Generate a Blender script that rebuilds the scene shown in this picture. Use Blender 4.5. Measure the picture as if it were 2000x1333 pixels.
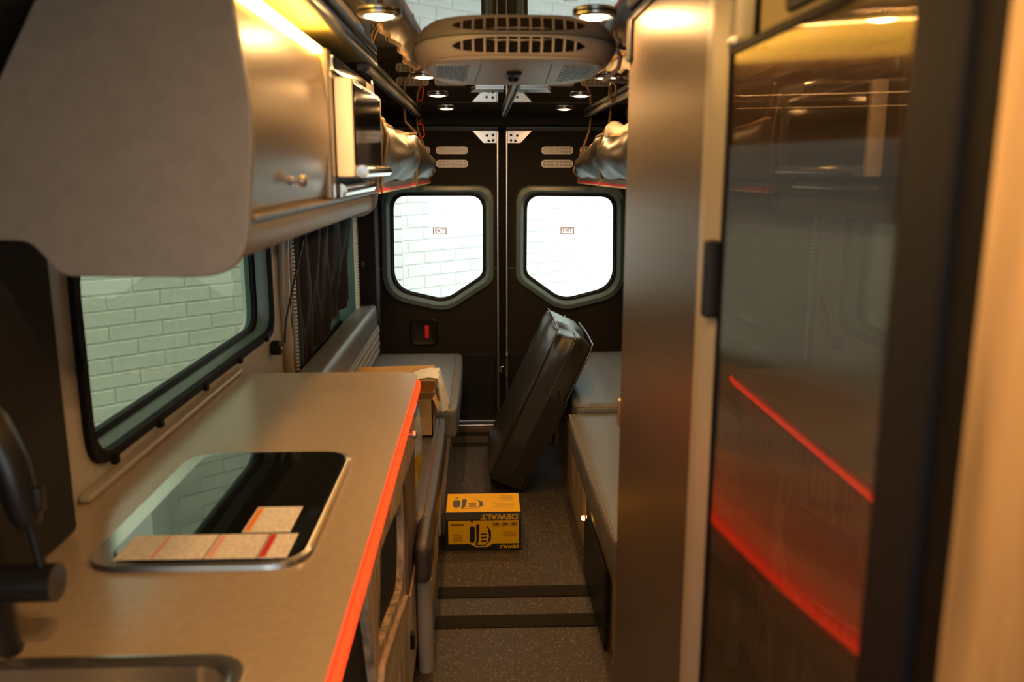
import bpy, bmesh, math, random
from mathutils import Vector, Matrix
random.seed(7)
S = bpy.context.scene
COL = S.collection
R = math.radians
for o in list(bpy.data.objects):
    bpy.data.objects.remove(o)

# ---------------------------------------------------------------- camera, world, exposure
cd = bpy.data.cameras.new('camera'); cam = bpy.data.objects.new('camera', cd); COL.objects.link(cam)
cam.location = (0, 0, 1.55); cam.rotation_euler = (R(90 - 11.5), 0, R(-2.1))
cd.sensor_width = 36; cd.lens = 1650 / 2000 * 36; cd.clip_start = .02; cd.clip_end = 100
cd.dof.use_dof = True; cd.dof.focus_distance = 4.4; cd.dof.aperture_fstop = 3.5
S.camera = cam
W = bpy.data.worlds.new('sky'); S.world = W; W.use_nodes = True
bg = W.node_tree.nodes['Background']
bg.inputs[0].default_value = (.79, .90, .90, 1); bg.inputs[1].default_value = 2.85
S.view_settings.view_transform = 'Standard'; S.view_settings.look = 'None'
S.view_settings.exposure = 0.45; S.view_settings.gamma = 1.0; S.view_settings.use_curve_mapping = False

# ---------------------------------------------------------------- materials
def mat(name, col, rough=.5, metal=0., var=0., vscale=(8, 8, 8), bump=0., bscale=60, emit=None, estr=0., coat=0., spec=.5):
    m = bpy.data.materials.new(name); m.use_nodes = True
    nt = m.node_tree; N = nt.nodes; b = N['Principled BSDF']
    b.inputs['Base Color'].default_value = (*col, 1); b.inputs['Roughness'].default_value = rough
    b.inputs['Metallic'].default_value = metal; b.inputs['Specular IOR Level'].default_value = spec
    if coat: b.inputs['Coat Weight'].default_value = coat; b.inputs['Coat Roughness'].default_value = .05
    if emit: b.inputs['Emission Color'].default_value = (*emit, 1); b.inputs['Emission Strength'].default_value = estr
    tc = N.new('ShaderNodeTexCoord')
    if var:
        mp = N.new('ShaderNodeMapping'); mp.inputs['Scale'].default_value = vscale
        nz = N.new('ShaderNodeTexNoise'); nz.inputs['Scale'].default_value = 1; nz.inputs['Detail'].default_value = 5
        nt.links.new(tc.outputs['Object'], mp.inputs[0]); nt.links.new(mp.outputs[0], nz.inputs['Vector'])
        cr = N.new('ShaderNodeValToRGB')
        cr.color_ramp.elements[0].position = .38; cr.color_ramp.elements[1].position = .62
        cr.color_ramp.elements[0].color = (*[c * (1 - var) for c in col], 1)
        cr.color_ramp.elements[1].color = (*[min(1, c * (1 + var)) for c in col], 1)
        nt.links.new(nz.outputs[0], cr.inputs[0]); nt.links.new(cr.outputs[0], b.inputs['Base Color'])
    if bump:
        n2 = N.new('ShaderNodeTexNoise'); n2.inputs['Scale'].default_value = bscale; n2.inputs['Detail'].default_value = 3
        nt.links.new(tc.outputs['Object'], n2.inputs['Vector'])
        bp = N.new('ShaderNodeBump'); bp.inputs['Strength'].default_value = bump; bp.inputs['Distance'].default_value = .01
        nt.links.new(n2.outputs[0], bp.inputs['Height']); nt.links.new(bp.outputs[0], b.inputs['Normal'])
    return m

def glass(name, tint, refl=.08):
    m = bpy.data.materials.new(name); m.use_nodes = True
    nt = m.node_tree; N = nt.nodes; N.remove(N['Principled BSDF'])
    t = N.new('ShaderNodeBsdfTransparent'); t.inputs[0].default_value = (*tint, 1)
    g = N.new('ShaderNodeBsdfGlossy'); g.inputs['Roughness'].default_value = .01
    mx = N.new('ShaderNodeMixShader'); mx.inputs[0].default_value = refl
    nt.links.new(t.outputs[0], mx.inputs[1]); nt.links.new(g.outputs[0], mx.inputs[2])
    nt.links.new(mx.outputs[0], N['Material Output'].inputs[0])
    return m

def emit(name, col, s):
    m = bpy.data.materials.new(name); m.use_nodes = True
    nt = m.node_tree; N = nt.nodes; N.remove(N['Principled BSDF'])
    e = N.new('ShaderNodeEmission'); e.inputs[0].default_value = (*col, 1); e.inputs[1].default_value = s
    nt.links.new(e.outputs[0], N['Material Output'].inputs[0])
    return m

def streak_mirror(name):
    """dark polished door skin, brushed upright: sharp image over a sideways-smeared one"""
    m = bpy.data.materials.new(name); m.use_nodes = True
    nt = m.node_tree; N = nt.nodes; N.remove(N['Principled BSDF'])
    a = N.new('ShaderNodeBsdfAnisotropic'); a.inputs['Color'].default_value = (.42, .35, .27, 1)
    a.inputs['Roughness'].default_value = .14; a.inputs['Anisotropy'].default_value = -.96
    tg = N.new('ShaderNodeTangent'); tg.direction_type = 'RADIAL'; tg.axis = 'Z'
    nt.links.new(tg.outputs[0], a.inputs['Tangent'])
    g = N.new('ShaderNodeBsdfAnisotropic'); g.inputs['Color'].default_value = (.52, .46, .38, 1); g.inputs['Roughness'].default_value = .02
    mx = N.new('ShaderNodeMixShader'); mx.inputs[0].default_value = .15
    nt.links.new(a.outputs[0], mx.inputs[1]); nt.links.new(g.outputs[0], mx.inputs[2])
    nt.links.new(mx.outputs[0], N['Material Output'].inputs[0])
    return m

def speckle(name, c0, c1, scale, rough):
    m = mat(name, c0, rough); nt = m.node_tree; N = nt.nodes
    tc = N.new('ShaderNodeTexCoord'); v = N.new('ShaderNodeTexNoise')
    v.inputs['Scale'].default_value = scale; v.inputs['Detail'].default_value = 2
    cr = N.new('ShaderNodeValToRGB'); cr.color_ramp.elements[0].position = .58; cr.color_ramp.elements[1].position = .74
    cr.color_ramp.elements[0].color = (*c0, 1); cr.color_ramp.elements[1].color = (*c1, 1)
    nt.links.new(tc.outputs['Object'], v.inputs['Vector']); nt.links.new(v.outputs[0], cr.inputs[0])
    nt.links.new(cr.outputs[0], N['Principled BSDF'].inputs['Base Color'])
    return m

def lined(name, col, ink, scale, axis='Y', duty=.5):
    """paper with rows of small unreadable print"""
    m = mat(name, col, .5); nt = m.node_tree; N = nt.nodes
    tc = N.new('ShaderNodeTexCoord'); w = N.new('ShaderNodeTexWave'); w.wave_type = 'BANDS'; w.bands_direction = axis
    w.inputs['Scale'].default_value = scale; w.inputs['Distortion'].default_value = .6; w.inputs['Detail'].default_value = 3
    nz = N.new('ShaderNodeTexNoise'); nz.inputs['Scale'].default_value = 90
    ml = N.new('ShaderNodeMath'); ml.operation = 'MULTIPLY'
    cr = N.new('ShaderNodeValToRGB'); cr.color_ramp.elements[0].position = duty * .45; cr.color_ramp.elements[1].position = duty * .8
    cr.color_ramp.elements[0].color = (*col, 1); cr.color_ramp.elements[1].color = (*ink, 1)
    nt.links.new(tc.outputs['Object'], w.inputs['Vector']); nt.links.new(tc.outputs['Object'], nz.inputs['Vector'])
    nt.links.new(w.outputs[1], ml.inputs[0]); nt.links.new(nz.outputs[0], ml.inputs[1])
    nt.links.new(ml.outputs[0], cr.inputs[0]); nt.links.new(cr.outputs[0], N['Principled BSDF'].inputs['Base Color'])
    return m

M = {
 'taupe': mat('taupe_laminate', (.235, .215, .195), .42, .15, .05, (40, 40, 40), .03, 300),
 'champagne': mat('champagne_metal', (.205, .165, .125), .34, .75, .04, (2, 2, 60)),
 'counter': mat('counter_laminate', (.40, .325, .25), .22, .0, .04, (60, 60, 60), spec=.7),
 'edge': mat('counter_edge', (.30, .27, .2), .4),
 'wood': mat('striped_wood', (.58, .47, .325), .5, 0, .50, (42, 42, 1.6)),
 'wood_y': mat('striped_wood_long', (.60, .48, .33), .5, 0, .3, (55, 2.2, 55)),
 'wood_dark': mat('brown_wood', (.20, .145, .11), .5, 0, .3, (60, 60, 2.2)),
 'wood_tan': mat('tan_wood', (.38, .275, .155), .55, 0, .30, (26, 26, 3)),
 'wall_metal': mat('silver_wall_panel', (.46, .43, .37), .40, .15, .03, (5, 5, 5)),
 'felt': mat('black_felt', (.011, .009, .0085), .9, 0, .3, (200, 200, 200), .15, 400),
 'black': mat('black_plastic', (.010, .010, .011), .45, spec=.3),
 'navy': mat('blue_black_plastic', (.010, .011, .015), .6, spec=.15),
 'rubber': mat('black_rubber', (.006, .006, .007), .6, spec=.15),
 'faucet': mat('matte_black_metal', (.016, .016, .018), .32, .3),
 'bezel': mat('grey_green_bezel', (.105, .165, .170), .36, 0, spec=.6),
 'silver': mat('silver_metal', (.62, .60, .58), .25, .95),
 'chrome': mat('chrome', (.75, .74, .72), .08, 1),
 'steel': mat('sink_steel', (.62, .60, .57), .22, .95),
 'brass': mat('brass', (.75, .50, .22), .25, 1),
 'ceil': mat('gloss_black_ceiling', (.060, .062, .055), .025, 0, 0, spec=1.0, bump=.010, bscale=3.2),
 'header': mat('black_headliner', (.006, .006, .006), .9),
 'vinyl': mat('grey_vinyl', (.15, .163, .162), .40, 0, .06, (60, 60, 60), .05, 350),
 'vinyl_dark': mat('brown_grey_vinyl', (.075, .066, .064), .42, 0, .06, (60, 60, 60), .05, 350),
 'vinyl_black': mat('black_vinyl', (.030, .028, .024), .30, 0, 0, bump=.10, bscale=14, spec=.7),
 'vinyl_bag': mat('bronze_black_vinyl', (.017, .015, .013), .36, 0, 0, bump=.35, bscale=16),
 'strap': mat('tan_webbing', (.24, .15, .065), .7),
 'quilt': mat('light_grey_quilt', (.30, .31, .30), .5),
 'stitch': mat('red_stitch', (.20, .07, .06), .7),
 'piping': mat('pale_piping', (.22, .18, .17), .45),
 'red': mat('red_plastic', (.75, .02, .03), .4),
 'white': mat('white_plastic', (.78, .72, .64), .4),
 'ac': mat('beige_white_plastic', (.62, .56, .48), .42),
 'ac_low': mat('pale_grey_plastic', (.52, .52, .46), .42),
 'cardboard': mat('cardboard', (.52, .34, .16), .75, 0, .08, (20, 20, 90)),
 'paper': mat('white_bag_plastic', (.86, .90, .95), .45, bump=.4, bscale=25),
 'floor': speckle('speckled_floor', (.044, .036, .027), (.30, .25, .19), 170, .55),
 'floor_strip': mat('dark_floor_track', (.018, .016, .013), .8, spec=.15),
 'curtain': mat('dark_curtain', (.014, .011, .011), .85, 0, .3, (80, 80, 80)),
 'curtain_lining': mat('teal_curtain_lining', (.030, .055, .065), .8),
 'yellow': mat('carton_yellow', (.95, .56, .002), .5, spec=.15),
 'print_black': mat('carton_black', (.016, .016, .018), .4),
 'print_grey': mat('carton_grey', (.10, .09, .07), .5),
 'print_faint': mat('carton_faint_print', (.55, .30, .01), .5),
 'glass_black': mat('black_glass', (.006, .007, .007), .015, 0, spec=.9, coat=.6),
 'micro_glass': mat('microwave_glass', (.006, .006, .006), .08, 0, spec=.3),
 'pane': glass('clear_pane', (.96, .97, .96), .05),
 'tint': glass('green_tinted_pane', (.50, .515, .425), .05),
 'brick': mat('white_painted_brick', (.80, .80, .73), .75, 0, .04, (7, 7, 7), .25, 45),
 'mortar': mat('white_painted_mortar', (.72, .73, .68), .8),
 'ground': mat('asphalt', (.20, .20, .20), .9, 0, .2, (20, 20, 20)),
 'exit': mat('orange_sticker_print', (.70, .22, .08), .5),
 'orange': mat('orange_print', (.85, .25, .02), .5),
 'redprint': mat('red_print', (.60, .02, .03), .5),
 'pink': mat('pale_red_print', (.80, .42, .36), .5),
 'label': lined('label_paper', (.86, .82, .76), (.42, .37, .32), 55, 'X', .75),
 'blue_bag': mat('blue_snack_bag', (.06, .22, .48), .3, bump=.2, bscale=20),
 'yellow_bag': mat('yellow_snack_bag', (.90, .55, .01), .3, 0, .35, (25, 25, 25)),
 'white_bag': mat('pale_snack_bag', (.62, .72, .78), .3, 0, .2, (30, 30, 30)),
 'lamp': emit('warm_lamp', (1, .53, .19), 365),
 'led_yellow': emit('yellow_led', (1, .56, .09), 27),
 'led_red': emit('red_led', (1, .022, .004), 4.0),
 'led_amber': emit('amber_led', (1, .50, .10), 30),
 'fridge': streak_mirror('brushed_mirror_skin'),
 'cove': mat('pale_soffit_panel', (.62, .50, .22), .5),
 'soffit': mat('black_soffit_edge', (.02, .02, .02), .35),
 'van_white': mat('van_white_paint', (.75, .75, .75), .4),
}

# ---------------------------------------------------------------- builders
def world_loc(o):
    v = Vector((0, 0, 0))
    while o: v += o.location; o = o.parent
    return v

def mk(name, verts, faces, m, parent=None, smooth=False, bevel=0, seg=2, origin=None):
    vs = [Vector(v) for v in verts]
    if origin is None:
        xs = [v.x for v in vs]; ys = [v.y for v in vs]; zs = [v.z for v in vs]
        origin = Vector(((min(xs) + max(xs)) / 2, (min(ys) + max(ys)) / 2, min(zs)))
    else: origin = Vector(origin)
    me = bpy.data.meshes.new(name)
    me.from_pydata([v - origin for v in vs], [], faces)
    bm = bmesh.new(); bm.from_mesh(me)
    bmesh.ops.recalc_face_normals(bm, faces=bm.faces)
    if bevel:
        bmesh.ops.remove_doubles(bm, verts=bm.verts, dist=1e-5)
        ed = [e for e in bm.edges if len(e.link_faces) == 2 and e.calc_face_angle(0) > R(35)]
        bmesh.ops.bevel(bm, geom=ed, offset=bevel, segments=seg, affect='EDGES', profile=.5, clamp_overlap=True)
    bm.to_mesh(me); bm.free()
    if smooth or bevel:
        me.polygons.foreach_set('use_smooth', [True] * len(me.polygons))
        try: me.set_sharp_from_angle(angle=R(40))
        except Exception: pass
    me.materials.append(M[m] if isinstance(m, str) else m)
    o = bpy.data.objects.new(name, me); COL.objects.link(o)
    if bevel:
        wnm = o.modifiers.new('weighted_normal', 'WEIGHTED_NORMAL'); wnm.keep_sharp = True
    o.location = origin - (world_loc(parent) if parent else Vector((0, 0, 0)))
    o.parent = parent
    return o

class MB:
    """collects pieces of ONE part"""
    def __init__(s): s.v = []; s.f = []
    def add(s, v, f):
        n = len(s.v); s.v += [tuple(p) for p in v]; s.f += [tuple(i + n for i in q) for q in f]; return s
    def box(s, x0, x1, y0, y1, z0, z1):
        return s.add(*boxg(x0, x1, y0, y1, z0, z1))
    def build(s, name, m, parent=None, **k): return mk(name, s.v, s.f, m, parent, **k)

def boxg(x0, x1, y0, y1, z0, z1):
    v = [(x, y, z) for x in (x0, x1) for y in (y0, y1) for z in (z0, z1)]
    return v, [(0, 1, 3, 2), (4, 6, 7, 5), (0, 4, 5, 1), (2, 3, 7, 6), (0, 2, 6, 4), (1, 5, 7, 3)]
def box(name, x0, x1, y0, y1, z0, z1, m, parent=None, bevel=0, seg=2):
    return mk(name, *boxg(x0, x1, y0, y1, z0, z1), m, parent, bevel=bevel, seg=seg)
def ax3(axis, u, v, w):
    return {'X': (w, u, v), 'Y': (u, w, v), 'Z': (u, v, w)}[axis]
def prismg(pts, axis, a, b):
    n = len(pts)
    v = [ax3(axis, p[0], p[1], a) for p in pts] + [ax3(axis, p[0], p[1], b) for p in pts]
    f = [tuple(range(n)), tuple(range(2 * n - 1, n - 1, -1))] + [(i, (i + 1) % n, n + (i + 1) % n, n + i) for i in range(n)]
    return v, f
def prism(name, pts, axis, a, b, m, parent=None, bevel=0, seg=2, smooth=True):
    return mk(name, *prismg(pts, axis, a, b), m, parent, bevel=bevel, seg=seg, smooth=smooth)
def ringsg(rings, close=True, cap=True):
    n = len(rings[0]); v = [p for r in rings for p in r]; f = []
    for k in range(len(rings) - 1):
        for i in range(n if close else n - 1):
            j = (i + 1) % n; f.append((k * n + i, k * n + j, (k + 1) * n + j, (k + 1) * n + i))
    if cap: f += [tuple(range(n)), tuple((len(rings) - 1) * n + i for i in range(n))]
    return v, f
def tubeg(pts, r, n=10, cap=True):
    P = [Vector(p) for p in pts]; rs = r if isinstance(r, (list, tuple)) else [r] * len(P)
    rings = []; ref = None
    for i, p in enumerate(P):
        t = (P[min(i + 1, len(P) - 1)] - P[max(i - 1, 0)]).normalized()
        if ref is None: ref = Vector((0, 0, 1)) if abs(t.z) < .9 else Vector((1, 0, 0))
        u = t.cross(ref).normalized(); w = u.cross(t).normalized(); ref = w
        rings.append([tuple(p + rs[i] * (math.cos(a) * u + math.sin(a) * w)) for a in [2 * math.pi * k / n for k in range(n)]])
    return ringsg(rings, True, cap)
def tube(name, pts, r, m, parent=None, n=10): return mk(name, *tubeg(pts, r, n), m, parent, smooth=True)
def latheg(c, prof, n=20, axis='Z'):
    rings = []
    for r, h in prof:
        rings.append([tuple(Vector(c) + Vector(ax3(axis, r * math.cos(a), r * math.sin(a), h))) for a in [2 * math.pi * k / n for k in range(n)]])
    return ringsg(rings)
def lathe(name, c, prof, m, parent=None, n=20, axis='Z'): return mk(name, *latheg(c, prof, n, axis), m, parent, smooth=True)
def rpoly(corners, n=6):
    """rounded polygon: corners (u, v, r)"""
    out = []; k = len(corners)
    for i in range(k):
        p = Vector(corners[i][:2]); r = corners[i][2]
        a = (Vector(corners[i - 1][:2]) - p); b = (Vector(corners[(i + 1) % k][:2]) - p)
        la, lb = a.length, b.length; a.normalize(); b.normalize()
        ang = a.angle(b); d = min(r / math.tan(ang / 2), .48 * la, .48 * lb)
        p0 = p + a * d; p1 = p + b * d
        for j in range(n + 1):
            t = j / n; q = (1 - t) ** 2 * p0 + 2 * t * (1 - t) * p + t * t * p1
            out.append((q.x, q.y))
    return out
def scale2(pts, sx, sy, dx=0, dy=0):
    cx = (min(p[0] for p in pts) + max(p[0] for p in pts)) / 2; cy = (min(p[1] for p in pts) + max(p[1] for p in pts)) / 2
    w = (max(p[0] for p in pts) - min(p[0] for p in pts)) / 2; h = (max(p[1] for p in pts) - min(p[1] for p in pts)) / 2
    return [(cx + dx + (p[0] - cx) * (1 + sx / w), cy + dy + (p[1] - cy) * (1 + sy / h)) for p in pts]
def plateg(outer, holes, axis, a, b):
    bm = bmesh.new(); ed = []
    for lp in [outer] + holes:
        vs = [bm.verts.new(ax3(axis, p[0], p[1], a)) for p in lp]
        ed += [bm.edges.new((vs[i], vs[(i + 1) % len(vs)])) for i in range(len(vs))]
    bmesh.ops.triangle_fill(bm, use_beauty=True, use_dissolve=False, edges=ed)
    ex = bmesh.ops.extrude_face_region(bm, geom=list(bm.faces))
    dv = Vector(ax3(axis, 0, 0, b - a))
    fs = [g for g in ex['geom'] if isinstance(g, bmesh.types.BMVert)]
    for v in fs: v.co += dv
    base = {v.index: v for v in bm.verts}
    bm.verts.index_update()
    v = [tuple(x.co) for x in bm.verts]; f = [tuple(x.index for x in q.verts) for q in bm.faces]; bm.free()
    return v, f
def plate(name, outer, holes, axis, a, b, m, parent=None): return mk(name, *plateg(outer, holes, axis, a, b), m, parent)
def loft2(name, loops, axis, m, parent=None, cap=False):
    """loops: list of (pts2d, w)"""
    rings = [[ax3(axis, p[0], p[1], w) for p in pts] for pts, w in loops]
    return mk(name, *ringsg(rings, True, cap), m, parent, smooth=True)
def thing(name, label, cat, loc=(0, 0, 0), group=None):
    o = bpy.data.objects.new(name, None); COL.objects.link(o); o.location = loc; o.empty_display_size = .05
    return tag(o, label, cat, group)
def tag(o, label, cat, group=None):
    o['label'] = label; o['category'] = cat
    if group: o['group'] = group
    return o
def struct(o, label=None):
    o['kind'] = 'structure'
    if label: o['label'] = label
    return o
def dup(root, loc, label=None):
    r = root.copy(); COL.objects.link(r); r.location = loc
    if label: r['label'] = label
    for ch in list(root.children):
        c = ch.copy(); COL.objects.link(c); c.parent = r
        for g in ch.children:
            d = g.copy(); COL.objects.link(d); d.parent = c
    return r
def text_mesh(name, s, size, org, right, up, m, parent, bold=0, depth=0):
    cu = bpy.data.curves.new('t', 'FONT'); cu.body = s; cu.size = size; cu.offset = bold; cu.align_x = 'CENTER'; cu.align_y = 'CENTER'
    to = bpy.data.objects.new('t', cu); COL.objects.link(to)
    bpy.context.view_layer.update()
    me = bpy.data.meshes.new_from_object(to.evaluated_get(bpy.context.evaluated_depsgraph_get()))
    rt, u = Vector(right), Vector(up); og = Vector(org)
    v = [og + rt * p.co.x + u * p.co.y for p in me.vertices]; f = [tuple(p.vertices) for p in me.polygons]
    bpy.data.objects.remove(to); bpy.data.curves.remove(cu); bpy.data.meshes.remove(me)
    return mk(name, v, f, m, parent)
def cushiong(x0, x1, y0, y1, z0, z1, n=10, puff=.012, r=.025, wrinkle=0.):
    """soft block: rounded, top and sides slightly crowned"""
    bm = bmesh.new(); bmesh.ops.create_cube(bm, size=1)
    bmesh.ops.subdivide_edges(bm, edges=bm.edges, cuts=n, use_grid_fill=True)
    c = Vector(((x0 + x1) / 2, (y0 + y1) / 2, (z0 + z1) / 2)); h = Vector(((x1 - x0) / 2, (y1 - y0) / 2, (z1 - z0) / 2))
    rnd = random.Random(int(x0 * 100 + y0 * 1000))
    ph = [rnd.uniform(0, 6) for _ in range(6)]
    for v in bm.verts:
        t = [v.co.x * 2, v.co.y * 2, v.co.z * 2]
        q = Vector([math.copysign(abs(t[i]) ** .8, t[i]) * h[i] for i in range(3)])
        k = Vector([max(-(h[i] - r), min(h[i] - r, q[i])) for i in range(3)])
        d = q - k
        if d.length > 1e-6: q = k + d.normalized() * r
        crown = [(1 - abs(t[j]) ** 3) for j in range(3)]
        for i in range(3):
            if abs(t[i]) > .99:
                j, l = [a for a in range(3) if a != i]
                q[i] += math.copysign(puff * crown[j] * crown[l], t[i])
                if wrinkle:
                    q[i] += wrinkle * (math.sin(q[j] * 31 + ph[0] + 2 * math.sin(q[l] * 17 + ph[1])) * math.sin(q[l] * 23 + ph[2]))
        v.co = c + q
    bm.verts.index_update()
    r_ = [tuple(v.co) for v in bm.verts], [tuple(v.index for v in f.verts) for f in bm.faces]
    bm.free(); return r_

XC = .12                       # middle of the van
def wl(z):                     # inner face of the left side wall
    return -.82 + .02 * z / 1.42 if z < 1.42 else -.80 + .26 * ((z - 1.42) / .43) ** 1.7
CEIL = 1.85
RY = 5.05                      # rear doors

# ---------------------------------------------------------------- setting: outside
wd = Vector((math.sin(R(48)), math.cos(R(48)), 0)); wn = Vector((math.cos(R(48)), -math.sin(R(48)), 0)); WP = Vector((-2.09, 5.53, 0))
g = mk('ground', *boxg(-14, 14, -8, 18, -.72, -.62), 'ground'); struct(g)
BW, BH = .335, .1
def wpt(s, d, z): return WP + wd * s + wn * d + Vector((0, 0, z))
S0 = -.09
mb = MB()
for (s0, s1, z0, z1) in ((-3.6, S0, -.62, 1.95), (S0, 7.5, -.62, 3.6)):
    mb.add([wpt(s, d, z) for s in (s0, s1) for d in (-.25, 0) for z in (z0, z1)], boxg(0, 1, 0, 1, 0, 1)[1])
brick_wall = struct(mb.build('wall_outside', 'mortar'))
def brick_mesh(seed, L):
    rnd = random.Random(seed); j = lambda: rnd.uniform(-.0022, .0022)
    a, h, d, c = L / 2 - .005, BH / 2 - .005, .009, .006
    v = [(sx * a + j(), -.0, sz * h + j()) for sz in (-1, 1) for sx in (-1, 1)] + [(sx * (a - c) + j(), -d + j() * .6, sz * (h - c) + j()) for sz in (-1, 1) for sx in (-1, 1)]
    f = [(4, 5, 7, 6), (0, 1, 5, 4), (1, 3, 7, 5), (3, 2, 6, 7), (2, 0, 4, 6)]
    me = bpy.data.meshes.new('brick'); me.from_pydata(v, [], f); me.materials.append(M['brick']); return me
BM = [brick_mesh(i, BW) for i in range(7)]
rest = MB(); wl_ = world_loc(brick_wall); nb = 0
ang = math.atan2(wd.y, wd.x)
for row in range(42):
    z = -.57 + row * BH
    for k in range(-12, 24):
        s = (k + .5 * (row % 2)) * BW
        if s < -3.4 or s > 7.3 or z > 3.5: continue
        if z < -.1: continue
        if s < S0 + .17 and z > 1.9: continue
        me = BM[(k * 5 + row * 3) % 7]; p = wpt(s, 0, z)
        if -.8 < s < 4.95 and .05 < z < 1.5 and nb < 295:
            b = bpy.data.objects.new('brick', me); COL.objects.link(b); b.parent = brick_wall
            b.location = p - wl_; b.rotation_euler = (0, 0, ang); nb += 1
        else:
            rm = Matrix.Rotation(ang, 3, 'Z')
            rest.add([p + rm @ v.co for v in me.vertices], [tuple(q.vertices) for q in me.polygons])
o = rest.build('brickwork', 'brick', brick_wall); o['kind'] = 'stuff'
mb = MB(); mb.add([wpt(s, d, z) for s in (-3.6, 7.5) for d in (0, .05) for z in (-.62, -.13)], boxg(0, 1, 0, 1, 0, 1)[1]); mb.build('footing', 'brick', brick_wall)
# pier that stands out from the wall, its face square to the van
pier = struct(box('wall_pier', -1.02, -.62, 6.75, 7.35, -.62, 3.6, 'mortar'))
for row in range(30):
    z = -.57 + row * BH
    bx = [(-.82, .40)] if row % 2 else [(-.93, .18), (-.72, .20)]
    for (cx, L) in bx:
        if z < .3 or z > 1.7: continue
        b = mk('brick', *boxg(cx - L / 2 + .006, cx + L / 2 - .006, 6.735, 6.752, z - .043, z + .043), 'brick', pier, bevel=.004, seg=1)
pp = tube('downpipe', [wpt(S0 - .03, .03, 1.96), wpt(S0 - .03, .03, 3.6)], .045, 'van_white', brick_wall)

# ---------------------------------------------------------------- setting: van shell
floor = struct(box('floor', -.85, 1.09, -1.6, 5.12, -.05, 0, 'floor'))
for y0, y1 in ((2.655, 2.735), (2.865, 2.945), (4.60, 4.66), (4.80, 4.86), (.9, .98)):
    box('floor_strip', -.17 if y0 > 2 else -.2, .45, y0, y1, 0, .004, 'floor_strip', floor)
ceiling = struct(mk('ceiling', *boxg(-.545, .785, -1.6, 4.78, CEIL, CEIL + .05), 'ceil'))
W1 = rpoly([(1.665, .955, .09), (3.20, .945, .09), (3.20, 1.40, .09), (1.665, 1.40, .09)])
W2 = rpoly([(3.47, .70, .06), (4.78, .70, .06), (4.78, 1.40, .06), (3.47, 1.40, .06)])
wall_left = struct(plate('wall_left', [(-1.6, 0), (5.12, 0), (5.12, 1.42), (-1.6, 1.42)], [W1, W2], 'X', -.815, -.80, 'wall_metal'))
prof = [(wl(z), z) for z in [1.42 + .43 * i / 10 for i in range(11)]]
prof_o = [(x - .05, z + .02) for x, z in prof][::-1]
mk('upper_wall', *prismg(prof + prof_o, 'Y', -1.6, 5.12), 'header', wall_left)
# outer skin, so that daylight enters by the windows only
mk('outer_skin', *plateg([(-1.6, -.05), (5.15, -.05), (5.15, 1.45), (-1.6, 1.45)], [scale2(W1, -.012, -.012), scale2(W2, -.012, -.012)], 'X', -.90, -.885), 'van_white', wall_left)
profr = [(2 * XC - x, z) for x, z in [(-.82, 0), (-.80, 1.42)] + prof]
wall_right = struct(mk('wall_right', *prismg(profr + [(x + .06, z + .02) for x, z in profr][::-1], 'Y', 1.0, 5.12), 'header'))
wall_front = struct(plate('wall_front', [(-.9, 0), (1.15, 0), (1.15, 1.95), (-.9, 1.95)], [[(-.75, .75), (.98, .75), (.90, 1.65), (-.67, 1.65)]], 'Y', -1.66, -1.6, 'felt'))  # unseen cab end closed off; windshield opening sized for the daylight it admits
roof = struct(box('trim_roof', -.9, 1.14, -1.66, 5.2, CEIL + .08, CEIL + .12, 'van_white'))
# right side ahead of the fridge: the entrance door of the van
struct(plate('wall_entrance', [(-1.6, 0), (1.0, 0), (1.0, 1.90), (-1.6, 1.90)], [rpoly([(-.9, .9, .08), (.2, .9, .08), (.2, 1.4, .08), (-.9, 1.4, .08)])], 'X', 1.04, 1.09, 'felt'))
# rear header, added leak cover, pillars and sill
hd = struct(box('trim_header', -.78, 1.02, 4.78, 5.12, 1.795, CEIL + .06, 'header'))
struct(box('trim_leak_cover', -.9, 1.1, 5.115, 5.16, 1.70, CEIL + .10, 'van_white'))  # added outside to stop daylight leaking in above the doors
struct(box('trim_rear_pillar_left', -.83, -.60, 4.86, 5.04, .0, 1.80, 'felt', bevel=.02))
struct(box('trim_rear_pillar_right', .90, 1.04, 4.92, 5.04, .0, 1.80, 'felt', bevel=.02))
struct(box('trim_door_sill', -.62, .90, 4.98, 5.06, 0, .015, 'silver', bevel=.005))

# window 1 (kitchen) and window 2 (behind the sofa)
def side_window(name, loop, label):
    rt = loft2(name, [(loop, -.80), (scale2(loop, -.012, -.012), -.83), (scale2(loop, -.02, -.02), -.885)], 'X', 'bezel'); struct(rt)
    loft2('gasket', [(scale2(loop, .014, .014), -.802), (scale2(loop, .012, .012), -.788), (scale2(loop, -.010, -.010), -.786), (scale2(loop, -.014, -.014), -.802)], 'X', 'rubber', rt)
    loft2('glazing_seal', [(scale2(loop, -.010, -.010), -.845), (scale2(loop, -.030, -.030), -.850), (scale2(loop, -.030, -.030), -.865), (scale2(loop, -.012, -.012), -.870)], 'X', 'rubber', rt)
    mk('window_pane', *prismg(scale2(loop, -.014, -.014), 'X', -.862, -.858), 'tint', rt)
    return rt
w1 = side_window('window_1', W1, '')
for y in (1.74, 2.0, 2.35, 2.7, 3.05): box('gasket_clip', -.792, -.778, y, y + .022, .932, .952, 'rubber', w1, bevel=.003)
box('gasket_clip', -.792, -.778, 1.640, 1.662, 1.16, 1.18, 'rubber', w1, bevel=.003)
w2 = side_window('window_2', W2, '')
box('window_bar', -.875, -.84, 3.48, 4.77, .86, .90, 'rubber', w2)

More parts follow.
